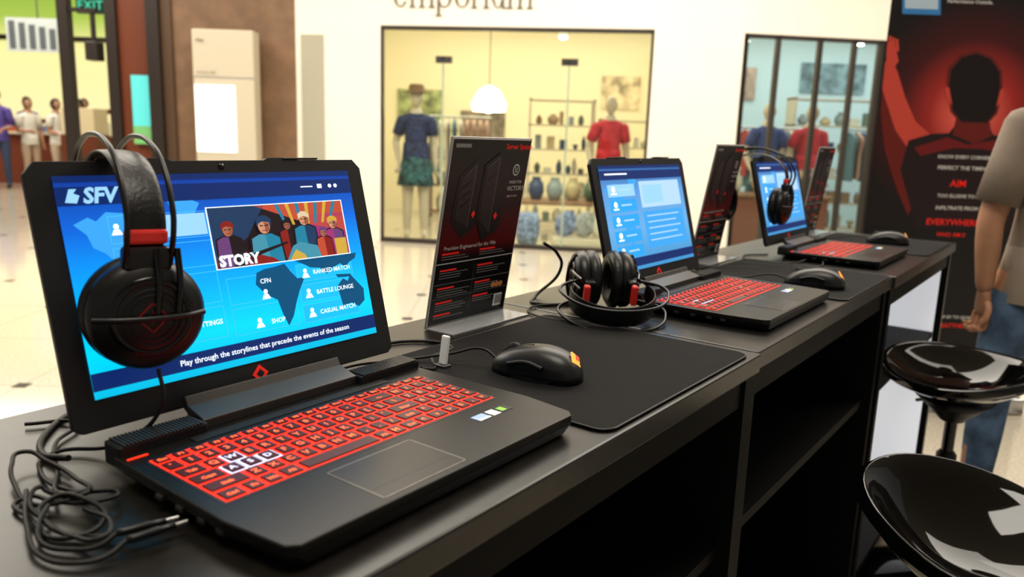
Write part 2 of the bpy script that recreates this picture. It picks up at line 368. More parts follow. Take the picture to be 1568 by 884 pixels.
WSH=mat('white_shelf',(.62,.56,.45),.5)
shelfunit('pottery_shelf',.15,1.05,10.9,1.75,5,WSH,1); shelfunit('pottery_shelf',1.1,2.1,10.7,1.5,4,WSH,2)
shelfunit('pottery_shelf',3.85,5.2,11.3,1.9,5,WSH,3); shelfunit('pottery_shelf',5.3,6.9,11.0,2.0,5,WOOD,6)
shelfunit('pottery_shelf',-1.3,-.5,11.8,1.3,3,WOOD,5)
def rack(name,x,y,cols,seed,L=1.1):
    random.seed(seed); e=empty(name,(x,y,0))
    for sx in(-L/2,L/2): tube(e,'upright',[(sx,0,.02),(sx,0,1.45)],.014,STEEL,poly=True); box(e,'foot',sx-.02,-.22,0,sx+.02,.22,.03,STEEL)
    tube(e,'rail',[(-L/2,0,1.45),(L/2,0,1.45)],.014,STEEL,poly=True)
    n=int(L/.085)
    for i in range(n):
        xx=-L/2+.07+i*.085; ln=random.uniform(.55,.85); m_=cols[random.randrange(len(cols))]
        W_=[(.03,1.42),(.20,1.36),(.22,1.30),(.18,1.15),(.19,1.42-ln)]
        tube(e,'hanger_hook',[(xx,0,1.40),(xx,.0,1.47)],.004,STEEL,poly=True)
        prism(e,'garment',[(y_,z_) for y_,z_ in W_]+[(-y_,z_) for y_,z_ in W_[::-1]],-.018,.018,m_,.006).matrix_local=Matrix(((0,0,1,xx),(1,0,0,0),(0,1,0,0),(0,0,0,1)))
    return e
CL=[mat('cloth%d'%i,c,.8) for i,c in enumerate([(.4,.06,.05),(.06,.09,.2),(.5,.46,.4),(.1,.2,.24),(.04,.04,.05),(.42,.26,.2)])]
rack('clothes_rack',3.55,10.7,CL,4); rack('clothes_rack',4.75,10.2,CL,8); rack('clothes_rack',-.75,10.4,[CL[2],CL[3],CL[5]],9,.8)
e=empty('merchandise_table',(.35,9.75,0)); box(e,'top',-.45,-.3,.42,.75,.3,.46,WOOD,.005)
for i,(x,y) in enumerate([(-.4,-.25),(.7,-.25),(-.4,.25),(.7,.25)]): box(e,'leg_%d'%i,x-.03,y-.03,0,x+.03,y+.03,.42,WOOD)
for i in range(5): lathe(e,'jar_%d'%i,[(0,0),(.06,0),(.1,.1),(.09,.2),(.05,.25),(.06,.28)],POTS[[0,1,7,5,3][i]],16,(-.32+i*.23,-.02+.05*(i%2),.46))
e=empty('garden_stool',(.16,9.1,0)); lathe(e,'drum',[(0,0),(.11,0),(.14,.10),(.14,.26),(.11,.36),(0,.36)],mat('blue_white_china',(.18,.25,.42),.25,noise=.9,nscale=25),24)
e=empty('cushion_display',(.85,9.1,0)); 
box(e,'plinth',-.4,-.12,0,.35,.18,.08,WSH,.01)
for i in range(3): ball(e,'cushion_%d'%i,(-.24+i*.22,0,.08+.16),.13,.06,.16,[mat('cushion_stripe',(.15,.20,.35),.8,noise=.8,nscale=20),mat('cushion_grey',(.3,.31,.32),.8,noise=.5,nscale=20),mat('cushion_white',(.6,.58,.5),.8)][i],20,(-.2,.5,0))
e=empty('wooden_cabinet',(3.05,9.3,0)); box(e,'body',-.6,-.2,.05,.6,.2,.62,mat('cab_red',(.22,.07,.035),.35),.01); box(e,'top',-.63,-.23,.62,.63,.23,.66,WOOD,.01); box(e,'base',-.58,-.18,0,.58,.18,.05,DB)
for i in range(4): lathe(e,'vase_%d'%i,[(0,0),(.05,0),(.09,.12),(.04,.24),(.06,.3)],POTS[i*2%8],16,(-.45+i*.28,0,.66))
meshobj('ceiling',[(-24,-6,4.6),(12,-6,4.6),(12,9.2,4.6),(-3.9,9.2,4.6),(-3.9,17.7,4.6),(-24,17.7,4.6)],[(0,5,4,3,2,1)],mat('ceiling_white',(.55,.52,.48),.7))

# ---------------------------------------------------------------- people
def head(parent,loc,skin,hair,face=True,s=1.,rz=0.,longhair=False):
    e=empty('head',loc,rz=rz,parent=parent); e.scale=(s,s,s)
    o=ball(e,'skull',(0,0,0),.075,.095,.115,skin,28)
    for v in o.data.vertices:
        c=v.co
        if c.z<0:
            k=1+.42*c.z/.115*(1 if c.y<0.03 else .8); c.x*=k
            if c.y>0: c.y*=(1+.35*c.z/.115)
        if c.y<-.06: c.y=-.06+(c.y+.06)*.6
    if face:
        skinned('nose',[(0,-.078,.022),(0,-.095,-.005),(0,-.092,-.015)],[(0,1),(1,2)],[.006,.010,.009],skin,e,sub=1)
        for sx in(-1,1):
            ball(e,'eye',(sx*.03,-.080,.015),.012,.008,.008,WHITE,12); ball(e,'iris',(sx*.03,-.0865,.015),.005,.003,.005,BLK,10)
            ball(e,'brow',(sx*.03,-.084,.034),.016,.005,.004,hair,10)
            ball(e,'ear',(sx*.076,.008,.0),.009,.02,.032,skin,14)
        ball(e,'lips',(0,-.080,-.045),.022,.007,.007,mat('lips',(.45,.16,.13),.5),14)
        hp=ball(e,'hair',(0,.010,.012),.084,.103,.117,hair,28)
        for v in hp.data.vertices:
            c=v.co
            if c.y<-.03 and c.z<.062: c.y=-.03; c.x*=.93
            if c.z<-.05 and not longhair: c.z=-.05; c.x*=.88; c.y*=.85
    return e
def hand(parent,loc,rot,skin,side,curl):
    e=empty('hand',loc,rot=rot,parent=parent)
    skinned('palm',[(0,0,.02),(0,0,-.01),(0,0,-.045),(0,0,-.078)],[(0,1),(1,2),(2,3)],[(.026,.022),(.028,.018),(.036,.016),(.037,.014)],skin,e)
    L=[(.038,.024,.020),(.044,.028,.022),(.041,.026,.021),(.032,.020,.018)]
    for i in range(4):
        x=side*(.030-.020*i); p=[(x,0,-.065)]; a=curl*.35; y,z=0,-.080; p.append((x,0,z))
        for k,l in enumerate(L[i]):
            y+=math.sin(a)*l; z-=math.cos(a)*l; p.append((x*(1-.05*k),y,z)); a+=curl*(.9 if k==0 else .6)
        skinned('finger_%d'%(i+1),p,[(0,1),(1,2),(2,3),(3,4)],[.009,.0095,.009,.0082,.007],skin,e)
    x=side
    skinned('thumb',[(x*.020,.004,-.02),(x*.042,.014,-.045),(x*.046,.026,-.072),(x*.034,.038,-.092)],[(0,1),(1,2),(2,3)],[.014,.012,.010,.0085],skin,e)
    return e
def human(name,loc,rz,skin,top,bottom,shoe,hair,pose=None,face=True,scale=1.,sleeve=.17,hem=.86,skirt=None,hat=None,bare=.0,longhair=False,hands=True,headrz=0.,girth=1.,curl=1.):
    P=dict(shL=(.165,0,1.37),elL=(.215,.02,1.10),wrL=(.225,-.03,.86),shR=(-.165,0,1.37),elR=(-.215,.02,1.10),wrR=(-.225,-.03,.86),
           hipL=(.085,0,.88),knL=(.095,-.02,.49),anL=(.10,.02,.09),hipR=(-.085,0,.88),knR=(-.095,-.02,.49),anR=(-.10,.02,.09))
    if pose: P.update(pose)
    e=empty(name,loc,rz=rz); e.scale=(scale,)*3
    g=girth
    V=[(0,0,.92),(0,0,1.02),(0,-.005,1.16),(0,-.005,1.30),(0,.005,1.40),(0,.01,1.47),(0,-.003,1.54)]
    R=[(.145*g,.105*g),(.135*g,.10*g),(.14*g,.105*g),(.155*g,.11*g),(.09,.075),(.055,.056),(.052,.056)]
    E=[(i,i+1) for i in range(6)]
    def add(frm,pts,rs):
        last=frm
        for q,rr in zip(pts,rs): V.append(tuple(q)); R.append(rr); E.append((last,len(V)-1)); last=len(V)-1
    def mid(a,b,f=.5): return tuple(a[i]+(b[i]-a[i])*f for i in range(3))
    for S in'LR':
        sh,el,wr=P['sh'+S],P['el'+S],P['wr'+S]
        add(4,[sh,mid(sh,el),el,mid(el,wr,.35),wr],[.062,.052,.042,.042,.027])
        h,k_,a=P['hip'+S],P['kn'+S],P['an'+S]
        toe=(a[0]*1.05,a[1]-.15,.035); 
        add(0,[h,mid(h,k_),k_,mid(k_,a,.4),a,(a[0],a[1]-.04,.045),toe],[(.098*g,.105*g),(.085*g,.09*g),.066,.062,.046,(.042,.04),(.042,.03)])
    def paint(c):
        if c.z<.075: return 3
        if c.z<hem-.0 and abs(c.x)<.2 and c.z<.95:
            return 0 if (bare and c.z<bare) else 2
        for S in'LR':
            sh,el=Vector(P['sh'+S]),Vector(P['el'+S]); d=(el-sh); Lh=d.length; pr=(Vector(c)-sh).dot(d)/Lh
            if abs(c.x)>.17*1.0 and pr>sleeve: return 0
            if (Vector(c)-Vector(P['wr'+S])).length<.08 : return 0
        if c.z>1.455: return 0
        return 1
    skinned('body',V,E,R,[skin,top,bottom,shoe],e,0,2,paint)
    lathe(e,'shirt_hem',[(.158*g,hem-.02),(.150*g,hem+.06),(.142*g,hem+.16),(.10*g,hem+.18)],top,32,scale=(1.04,.80,1))
    for S in'LR':
        sh,el=Vector(P['sh'+S]),Vector(P['el'+S]); d=(el-sh).normalized(); q=Vector((0,0,-1)).rotation_difference(d)
        o=lathe(e,'sleeve_'+S,[(.030,.045),(.052,.03),(.063,0),(.065,-sleeve*.5),(.066,-sleeve-.02),(.060,-sleeve-.02),(.050,-sleeve*.5)],top,24,tuple(sh)); o.rotation_euler=q.to_euler()
        if hands:
            wr=Vector(P['wr'+S]); d2=(wr-el).normalized(); q2=Vector((0,0,-1)).rotation_difference(d2)
            tw=Matrix.Rotation(math.radians(-70 if S=='L' else 70),4,'Z').to_quaternion()
            hand(e,tuple(wr),(q2@tw).to_euler(),skin,-1 if S=='L' else 1,curl)
    if skirt: lathe(e,'skirt',[(.12,1.12),(.13,1.05),(.17,.9),(.20,.75),(.22,.62),(.20,.62)],skirt,32,scale=(1,.8,1))
    head(e,(0,-.015,1.62),skin,hair,face,rz=headrz,longhair=longhair)
    if hat: lathe(e,'hat',[(.17,1.685),(.165,1.69),(.095,1.70),(.09,1.75),(.075,1.78),(0,1.775)],hat,28)
    return e
SK=mat('skin',(.46,.25,.155),.5,noise=.08,nscale=15); HAIR=mat('hair_dark',(.015,.012,.01),.5); MANQ=mat('mannequin_white',(.55,.46,.36),.35)
JEAN=mat('denim',(.085,.14,.23),.8,noise=.5,nscale=14,bump=.3); TEE=mat('tee_beige',(.25,.205,.165),.85,noise=.12,nscale=9,bump=.3); SHOE=mat('shoe',(.03,.03,.035),.5)
human('standing_person',(1.715,2.42,0),math.radians(172),SK,TEE,JEAN,SHOE,HAIR,
      pose=dict(elL=(.228,.0,1.06),wrL=(.205,-.02,.815),hipL=(.095,0,.88),knL=(.13,-.03,.49),anL=(.165,.02,.09)),scale=.965,sleeve=.24,hem=.82,girth=1.08,curl=1.25)
FLO=mat('floral_navy',(.02,.03,.11),.7,noise=1.,nscale=30); FLS=mat('floral_teal',(.03,.10,.12),.7,noise=1.,nscale=16); STR=mat('straw_hat',(.20,.11,.05),.7)
RT=mat('red_top',(.5,.02,.035),.7,noise=.2,nscale=20)
bs=[('shop_mannequin',(-1.18,9.25,.0),FLO,FLS,STR),('shop_mannequin',(1.10,9.45,0),RT,mat('white_skirt',(.5,.45,.4),.7),None),('shop_mannequin',(3.10,9.85,0),mat('blue_dress',(.04,.07,.25),.7),FLS,None),('shop_mannequin',(3.65,9.9,0),RT,mat('pale_skirt',(.6,.42,.36),.7),None),('shop_mannequin',(5.0,9.5,0),CL[4],CL[4],None)]
for n,l,t_,s_,h_ in bs:
    human(n,l,0.1,MANQ,t_,MANQ,MANQ,HAIR,face=False,skirt=s_,hat=h_,hands=True,sleeve=.15,hem=.95,bare=.95,
          pose=dict(elR=(-.24,.05,1.12),wrR=(-.20,-.1,.90)))
PUR=mat('purple_shirt',(.10,.07,.28),.8); WSR=mat('white_shirt',(.70,.67,.60),.8); GRS=mat('teal_grey_shirt',(.3,.36,.35),.8); DJ=mat('dark_jeans',(.05,.07,.13),.8); BG=mat('beige_shorts',(.5,.38,.28),.8)
human('shopper',(-9.20,14.0,0),.4,SK,PUR,DJ,SHOE,HAIR,sleeve=.25,pose=dict(wrL=(.12,-.25,1.05)))
human('shopper',(-8.50,14.6,0),1.4,SK,WSR,BG,SHOE,HAIR,scale=.93,longhair=True,pose=dict(wrL=(.10,-.27,1.05),wrR=(-.10,-.27,1.05)))
human('shopper',(-8.95,14.5,0),1.0,SK,WSR,BG,SHOE,HAIR,scale=.93,longhair=True,pose=dict(wrR=(-.12,-.27,1.1)))
human('shopper',(-7.95,14.4,0),-.5,SK,GRS,DJ,SHOE,HAIR,scale=.93)
human('shop_assistant',(-10.2,16.5,0),0,SK,PUR,DJ,SHOE,HAIR,scale=.97)
human('shop_assistant',(-9.0,16.5,0),0,SK,WSR,DJ,SHOE,HAIR,scale=.97)

# ---------------------------------------------------------------- tables
LT=mat('reflection_glow',(.85,.86,.9),.15,em=(.9,.93,1),es=.42)  # white reflection painted as emission, not a lamp
TE=mat('table_edge',(.008,.0078,.0075),.35,spec=.35)
TIN=mat('table_inside',(.004,.004,.004),.55,spec=.15)
for i,(s0,s1,dt) in enumerate([(-.08,1.118,0),(1.122,2.042,-.006),(2.046,2.99,.0)]):
    t0,t1=-.369+dt,-.877+dt
    e=empty('display_table',tuple(TP(s0,t0,0)),rz=RZ); L=s1-s0; D=.508
    box(e,'top',0,0,.90,L,D,.93,TAB,.003)
    box(e,'front_rail',.03,.015,.85,L-.03,.035,.90,TIN)
    box(e,'side_left',0.002,.01,0,.028,D-.005,.90,TIN); box(e,'side_right',L-.028,.01,0,L-.002,D-.005,.90,TE if i==2 else TIN)
    if i<2: box(e,'back',.028,D-.025,.0,L-.028,D-.008,.90,TIN)
    else: box(e,'reflection_liner',L-.034,.03,.08,L-.028,D-.02,.84,LT)  # added sheet, glows in place of the reflection on the end panel
    box(e,'mid_shelf',.028,.03,.60,L-.028,D-.03,.62,TIN); box(e,'bottom_shelf',.028,.03,.05,L-.028,D-.03,.07,TIN)
    box(e,'kick',.028,.06,0,L-.028,.08,.05,TIN)
def rrect(x0,y0,x1,y1,r_,n=6):
    P=[]
    for cx,cy,a0 in((x1-r_,y0+r_,-90),(x1-r_,y1-r_,0),(x0+r_,y1-r_,90),(x0+r_,y0+r_,180)):
        for k_ in range(n+1): a=math.radians(a0+90*k_/n); P.append((cx+r_*math.cos(a),cy+r_*math.sin(a)))
    return P
for s0,s1 in((.681,1.092),(1.625,2.03),(2.51,2.92)):
    e=empty('mouse_mat',tuple(TP(s0,-.378,TT)),rz=RZ); prism(e,'cloth',rrect(0,0,s1-s0,.36,.02),0.0005,.0035,MATM,.0008)
    tube(e,'stitched_edge',[(q[0],q[1],.0025) for q in rrect(0,0,s1-s0,.36,.02)],.0013,BLK,cyc=True,poly=True)

# ---------------------------------------------------------------- laptop
SCR=gradmat('screen_gradient',[(0,(.0,.42,.62)),(.2,(.0,.58,.88)),(.45,(.0,.36,.86)),(.75,(.005,.13,.58)),(1,(.008,.04,.26))],1.15)
SCR2=gradmat('screen_gradient_pale',[(0,(.06,.30,.58)),(.4,(.16,.42,.74)),(.75,(.12,.33,.68)),(1,(.03,.12,.34))],1.0)
NAVY=emat('scr_navy',(.004,.03,.16),.9); NAVY2=emat('scr_navy2',(.0,.09,.20),1.); PALE=emat('scr_pale',(.32,.60,.90),1.05); TILE=emat('scr_tile',(.03,.36,.80),1.05); TILE2=emat('scr_tile2',(.01,.46,.82),1.1); LINE=emat('scr_line',(.08,.52,.92),1.05)
SW=emat('scr_white',(.85,.92,1),1.2); MAPL=emat('scr_map',(.05,.34,.74),1.1); HAZE=emat('scr_haze',(.45,.66,.86),1.0)
SC=[emat('art%d'%i,c,.85) for i,c in enumerate([(.30,.02,.015),(.02,.06,.14),(.50,.18,.10),(.02,.26,.40),(.70,.45,.07),(.42,.05,.22),(.02,.010,.015),(.08,.34,.45),(.60,.10,.05),(.70,.34,.20),(.18,.07,.22),(.36,.13,.08),(.8,.65,.42)])]
def laptop(s,t,rz=0.,detail=2,tilt=75.):
    L=empty('gaming_laptop',tuple(TP(s,t,TT)),rz=RZ+rz)
    out=[(-.172,0),(.172,0),(.181,.008),(.190,.07),(.186,.240),(-.184,.240),(-.188,.07),(-.181,.008)]
    prism(L,'chassis_bottom',out,.002,.013,BLK,.001,inset=.05)
    prism(L,'chassis_top',out,.013,.022,DECK,.0015)
    for sx in(-.15,.15):
        for y in(.03,.21): box(L,'foot',sx-.02,y-.005,0,sx+.02,y+.005,.003,RUB)
    for i,y in enumerate((.07,.095,.125,.155)): box(L,'port_%d'%i,-.1885,y,.010,-.182,y+.009,.0135,GREYM)
    for nm,x0,x1 in(('left',-.182,-.098),('right',.092,.186)):
        box(L,'vent_'+nm,x0,.232,.010,x1,.260,.031,BEZ,.002)
        n=22
        for i in range(n):
            xx=x0+.004+(x1-x0-.008)*i/n; box(L,'fin',xx,.2305,.0312,xx+.002,.258,.0328,GREYM)
    box(L,'rear_spine',-.098,.235,.004,.092,.272,.018,BEZ,.002)
    prism(L,'hinge_bar',[(0,0),(.034,.012),(.036,.020),(.0,.010)],-.098,.092,GREYM,.001).matrix_local=Matrix(((0,0,1,0),(1,0,0,.240),(0,1,0,.021),(0,0,0,1)))
    box(L,'hinge_face',-.098,0,0,.092,.030,.006,GREYM,.001,loc=(0,.262,.018),rot=(math.radians(60),0,0))
    box(L,'led_strip',-.180,.222,.0221,-.162,.2240,.0226,REDE)
    box(L,'power_key_bar',-.12,.216,.022,.12,.229,.0228,BEZ,.0003)
    kx0,kx1,ky0,ky1=-.170,.159,.093,.208
    box(L,'keyboard_well',kx0-.003,ky0-.003,.0215,kx1+.003,ky1+.003,.0222,BLK)
    verts=[];faces=[];gv=[];gf=[];wv=[];wf=[]
    def q3(V,F,x0,y0,z0,x1,y1,z1,b=0.0008):
        n=len(V); V+= [(x0,y0,z0),(x1,y0,z0),(x1,y1,z0),(x0,y1,z0),(x0+b,y0+b,z1),(x1-b,y0+b,z1),(x1-b,y1-b,z1),(x0+b,y1-b,z1)]
        F+=[(n+4,n+5,n+6,n+7),(n,n+1,n+5,n+4),(n+1,n+2,n+6,n+5),(n+2,n+3,n+7,n+6),(n+3,n,n+4,n+7)]
    def q1(V,F,x0,y0,x1,y1,z):
        n=len(V);V+=[(x0,y0,z),(x1,y0,z),(x1,y1,z),(x0,y1,z)];F.append((n,n+1,n+2,n+3))
    rows=[([1]*19,['Esc']+['F%d'%i for i in range(1,13)]+['Pr','De','Hm','Pu','Pd','En'],.7),
          ([1]*13+[2]+[1]*4,list('`1234567890-=')+['<--']+list('N/*-'),1),
          ([1.5]+[1]*12+[1.5]+[1]*4,['Tab']+list('QWERTYUIOP[]')+['\\']+list('789+'),1),
          ([1.8]+[1]*11+[2.2]+[1]*4,['Caps']+list("ASDFGHJKL;'")+['Enter']+list('456+'),1),
          ([2.3]+[1]*10+[1.7,1]+[1]*4,['Shift']+list('ZXCVBNM,./')+['Shift','^']+list('123='),1),
          ([1.3,1,1,1.2,5,1,1,1.2,1,1.3,1]+[1]*3,['Ctrl','Fn','Wn','Alt','','Alt','M','Ctrl','<','v','>']+list('0.='),1)]
    tot=sum(r_[2] for r_ in rows); y=ky1; g=.0021
    for ws,lb,hh in rows:
        kh=(ky1-ky0)*hh/tot; W=sum(ws); x=kx0; y0=y-kh
        for w_,l_ in zip(ws,lb):
            kw=(kx1-kx0)*w_/W
            wasd=l_ in('W','A','S','D')
            q1(wv if wasd else gv, wf if wasd else gf, x+g*.2,y0+g*.2,x+kw-g*.2,y-g*.2,.0226)
            q3(verts,faces,x+g,y0+g,.0222,x+kw-g,y-g,.0238)
            if detail==2 and l_:
                text(L,'legend_'+l_,l_,x+kw*.5-(.0012 if len(l_)==1 else 0),y0+kh*.32,.02395,.0098 if len(l_)==1 else .0060,WHE if wasd else ORNE,'CENTER',bold=.00025)
            elif l_:
                q1(gv,gf,x+kw*.35,y0+kh*.38,x+kw*.6,y0+kh*.6,.02395)
            x+=kw
        y=y0
    meshobj('keycaps',verts,faces,mat('keycap',(.025,.006,.005),.45,em=(.6,.01,.003),es=.08),L)
    meshobj('key_backlight',gv,gf,REDE,L)
    if wv: meshobj('key_backlight_white',wv,wf,WHE,L)
    tx0,tx1,ty0,ty1=-.086,.013,.008,.078
    prism(L,'touchpad',rrect(tx0,ty0,tx1,ty1,.002,2),.0221,.02235,mat('touchpad_frame',(.30,.28,.25),.3,.6))
    box(L,'touchpad_surface',tx0+.0012,ty0+.0012,.0222,tx1-.0012,ty1-.0012,.0226,mat('touchpad_in',(.024,.021,.018),.3,.3)); box(L,'touchpad_split',tx0+.002,ty0+.0165,.0226,tx1-.002,ty0+.0171,.0227,BLK)
    box(L,'sticker_white',.094,.058,.0221,.112,.072,.0224,mat('sticker_blue',(.35,.5,.85),.4)); box(L,'sticker_base',.094,.058,.02245,.112,.062,.0226,WHITE)
    box(L,'sticker_grey',.116,.058,.0221,.128,.072,.0224,WHITE); box(L,'sticker_dark',.130,.058,.0221,.148,.072,.0224,BLK); box(L,'sticker_green',.132,.060,.02245,.140,.070,.0226,mat('sticker_green',(.25,.6,.05),.4))
    D=empty('lid',(0,.286,.030),rot=(math.radians(tilt),0,0),parent=L)
    lo=[(-.186,0),(.186,0),(.194,.006),(.194,.236),(.184,.247),(.10,.247),(.095,.250),(.060,.250),(.055,.247),(-.055,.247),(-.060,.250),(-.095,.250),(-.10,.247),(-.184,.247),(-.194,.236),(-.194,.006)]
    prism(D,'lid_shell',lo,-.008,-.0012,LIDM,.0012); prism(D,'bezel',lo,-.0012,.0,BEZ,.0005)
    for i,x in enumerate((-.105,.105)): box(D,'bumper_%d'%i,x-.025,.2475,-.003,x+.025,.2495,.0015,RUB,.001)
    lathe(D,'webcam',[(0,.0012),(.003,.0012),(.0035,0)],GLOSS,16,(0,.2405,0)); 
    X=lambda u:-.172+.344*u
    Y=lambda v:.233-.205*v
    a=Art(X,Y); a.rect(0,0,1,1,.0012,SCR if detail==2 else SCR2); o=a.done(D,'display_panel')
    a=Art(X,Y); z=.0015
    a.poly([(.03,.22),(.07,.19),(.09,.21),(.12,.17),(.17,.18),(.22,.2),(.25,.24),(.24,.30),(.21,.32),(.20,.38),(.18,.40),(.185,.45),(.15,.41),(.13,.42),(.1,.36),(.07,.33),(.06,.27)],z,MAPL)
    a.poly([(.20,.50),(.24,.49),(.27,.52),(.31,.56),(.30,.62),(.27,.67),(.26,.75),(.235,.80),(.22,.74),(.215,.66),(.19,.6)],z,MAPL)
    a.poly([(.30,.13),(.36,.12),(.40,.15),(.38,.20),(.34,.25),(.31,.2)],z,MAPL)
    a.rect(0,.05,1,.135,z+.0002,NAVY); a.rect(0,.0,1,.03,z+.0002,NAVY); a.rect(0,.885,1,.965,z+.0002,NAVY)
    if detail==2:
        zm=z+.00015
        a.poly([(.55,.54),(.58,.525),(.62,.52),(.66,.51),(.68,.56),(.70,.60),(.73,.60),(.70,.67),(.68,.73),(.66,.80),(.635,.85),(.62,.78),(.61,.70),(.57,.66),(.54,.6)],zm,NAVY2)
        a.poly([(.86,.68),(.89,.64),(.91,.66),(.925,.62),(.945,.66),(.975,.72),(.97,.79),(.94,.82),(.91,.79),(.87,.80)],zm,NAVY2)
        a.poly([(.70,.50),(.97,.50),(.96,.53),(.93,.55),(.91,.575),(.89,.55),(.85,.57),(.825,.60),(.80,.56),(.76,.55),(.74,.53)],zm,NAVY2); a.poly([(.86,.61),(.93,.62),(.92,.635),(.87,.63)],zm,NAVY2)
        for x0,y0,x1,y1 in((.12,.19,.415,.32),(.12,.34,.415,.47),(.12,.50,.415,.66),(.12,.68,.415,.84),(.44,.55,.68,.69),(.44,.71,.68,.85),(.70,.525,.94,.625),(.70,.64,.94,.74),(.70,.755,.94,.855)):
            a.frame(x0,y0,x1,y1,.0018,.003,z+.0001,LINE)
            if x0>.6: a.rect(x0,y0,x1,y1,z+.00005,TILE2)
        a.rect(.17,.20,.41,.31,z+.0003,PALE)
        a.frame(.415,.175,.945,.50,.004,.006,z+.0003,SW); a.rect(.42,.18,.94,.495,z+.0005,SC[6])
        k_=z+.0007; B=.495
        a.poly([(.42,.18),(.62,.18),(.54,.35),(.42,.44)],k_,SC[1]); a.poly([(.58,.18),(.94,.18),(.94,.36),(.78,.3)],k_,SC[8]); a.poly([(.8,.25),(.94,.25),(.94,B),(.74,B)],k_,SC[5])
        for i in range(7): a.poly([(.66+.04*i,.18),(.675+.04*i,.18),(.70+.03*i,.30),(.69+.03*i,.30)],k_+.0001,SC[4] if i%2 else SC[3])
        a.poly([(.42,.44),(.50,.36),(.56,B),(.42,B)],k_+.0001,SC[0])
        def fig(cx,cy,sz,skin,hairc,body,zz,trim):
            out_=[(cx-sz*1.3,B),(cx-sz*1.15,min(B,cy+sz*1.4)),(cx-sz*.5,cy+sz*.95),(cx+sz*.5,cy+sz*.95),(cx+sz*1.15,min(B,cy+sz*1.5)),(cx+sz*1.3,B)]
            a.poly([(x*1.0+(x-cx)*.12,y_-.006 if y_<B else y_) for x,y_ in out_],zz-.0001,SC[6])
            a.poly(out_,zz,body); a.poly([(cx,cy+sz*.95),(cx+sz*.5,cy+sz*.95),(cx+sz*1.15,min(B,cy+sz*1.5)),(cx+sz*1.3,B),(cx+sz*.1,B)],zz+.00005,trim)
            a.ell(cx,cy,sz*.56,sz*1.05,zz+.0001,SC[6],14); a.ell(cx,cy,sz*.50,sz*.95,zz+.00015,skin,14); a.poly([(cx,cy-.5*sz),(cx+.45*sz,cy-.3*sz),(cx+.42*sz,cy+.5*sz),(cx+.1*sz,cy+.9*sz)],zz+.0002,SC[11])
            a.poly([(cx-sz*.62,cy-.0*sz),(cx-sz*.6,cy-sz*.9),(cx-sz*.2,cy-sz*1.3),(cx+sz*.3,cy-sz*1.25),(cx+sz*.65,cy-sz*.8),(cx+sz*.60,cy),(cx+sz*.42,cy-sz*.4),(cx-sz*.1,cy-sz*.55),(cx-sz*.42,cy-sz*.35)],zz+.00025,hairc)
            a.poly([(cx-.36*sz,cy-.18*sz),(cx-.06*sz,cy-.08*sz),(cx-.08*sz,cy+.04*sz),(cx-.34*sz,cy-.02*sz)],zz+.0003,SC[6]); a.poly([(cx+.36*sz,cy-.18*sz),(cx+.06*sz,cy-.08*sz),(cx+.08*sz,cy+.04*sz),(cx+.34*sz,cy-.02*sz)],zz+.0003,SC[6]); a.rect(cx-sz*.2,cy+.48*sz,cx+sz*.2,cy+.58*sz,zz+.0003,SC[0])
        fig(.475,.30,.036,SC[2],SC[0],SC[10],k_+.0003,SC[6]); fig(.885,.31,.034,SC[9],SC[4],SC[5],k_+.0003,SC[10]); fig(.765,.275,.036,SC[9],SC[12],SC[3],k_+.0009,SC[1]); fig(.605,.295,.045,SC[9],SC[1],SC[7],k_+.0015,SC[3]); fig(.695,.30,.026,SC[11],SC[6],SC[0],k_+.0004,SC[6]); fig(.835,.36,.026,SC[2],SC[10],SC[8],k_+.0020,SC[0])
        a.poly([(.67,.495),(.70,.42),(.73,.40),(.80,.43),(.81,.495)],k_+.0025,SC[7]); a.poly([(.68,.495),(.71,.44),(.74,.47),(.75,.495)],k_+.0027,SC[4]); a.poly([(.54,.495),(.56,.44),(.62,.47),(.64,.495)],k_+.0022,SC[0]); a.poly([(.53,.44),(.68,.39),(.685,.40),(.54,.46)],k_+.0026,SC[6]); a.rect(.88,.40,.93,.495,k_+.0014,SC[4])
        for cx,cy in((.14,.25),(.17,.42),(.26,.41),(.735,.575),(.735,.69),(.735,.80),(.53,.80),(.57,.655)):
            a.ell(cx,cy-.01,.008,.013,z+.0006,SW,12); a.poly([(cx-.016,cy+.03),(cx-.008,cy+.004),(cx+.008,cy+.004),(cx+.016,cy+.03)],z+.0006,SW)
        a.rect(.78,.085,.83,.092,z+.0006,SW); a.rect(.85,.075,.87,.10,z+.0006,SW); a.ell(.905,.088,.008,.012,z+.0006,SW,10); a.ell(.93,.088,.008,.012,z+.0006,SW,10)
        a.poly([(.02,.12),(.035,.06),(.055,.06),(.045,.08),(.06,.09),(.05,.125)],z+.0006,PALE)
    else:
        for i in range(5):
            y0=.18+.145*i
            a.rect(.06,y0,.36,y0+.115,z+.0001,TILE if i else PALE); a.ell(.12,y0+.045,.02,.03,z+.0006,SW,12); a.rect(.09,y0+.08,.15,y0+.095,z+.0006,SW); a.rect(.18,y0+.045,.30,y0+.06,z+.0006,HAZE)
        a.rect(.42,.16,.94,.42,z+.0003,HAZE); a.rect(.45,.20,.70,.38,z+.0005,PALE); a.rect(.42,.46,.94,.82,z+.0003,MAPL)
        for i in range(5): a.rect(.46,.50+i*.06,.88-.05*(i%2),.512+i*.06,z+.0006,HAZE)
        a.rect(.05,.075,.3,.09,z+.0006,SW)
    a.done(D,'display_graphics')
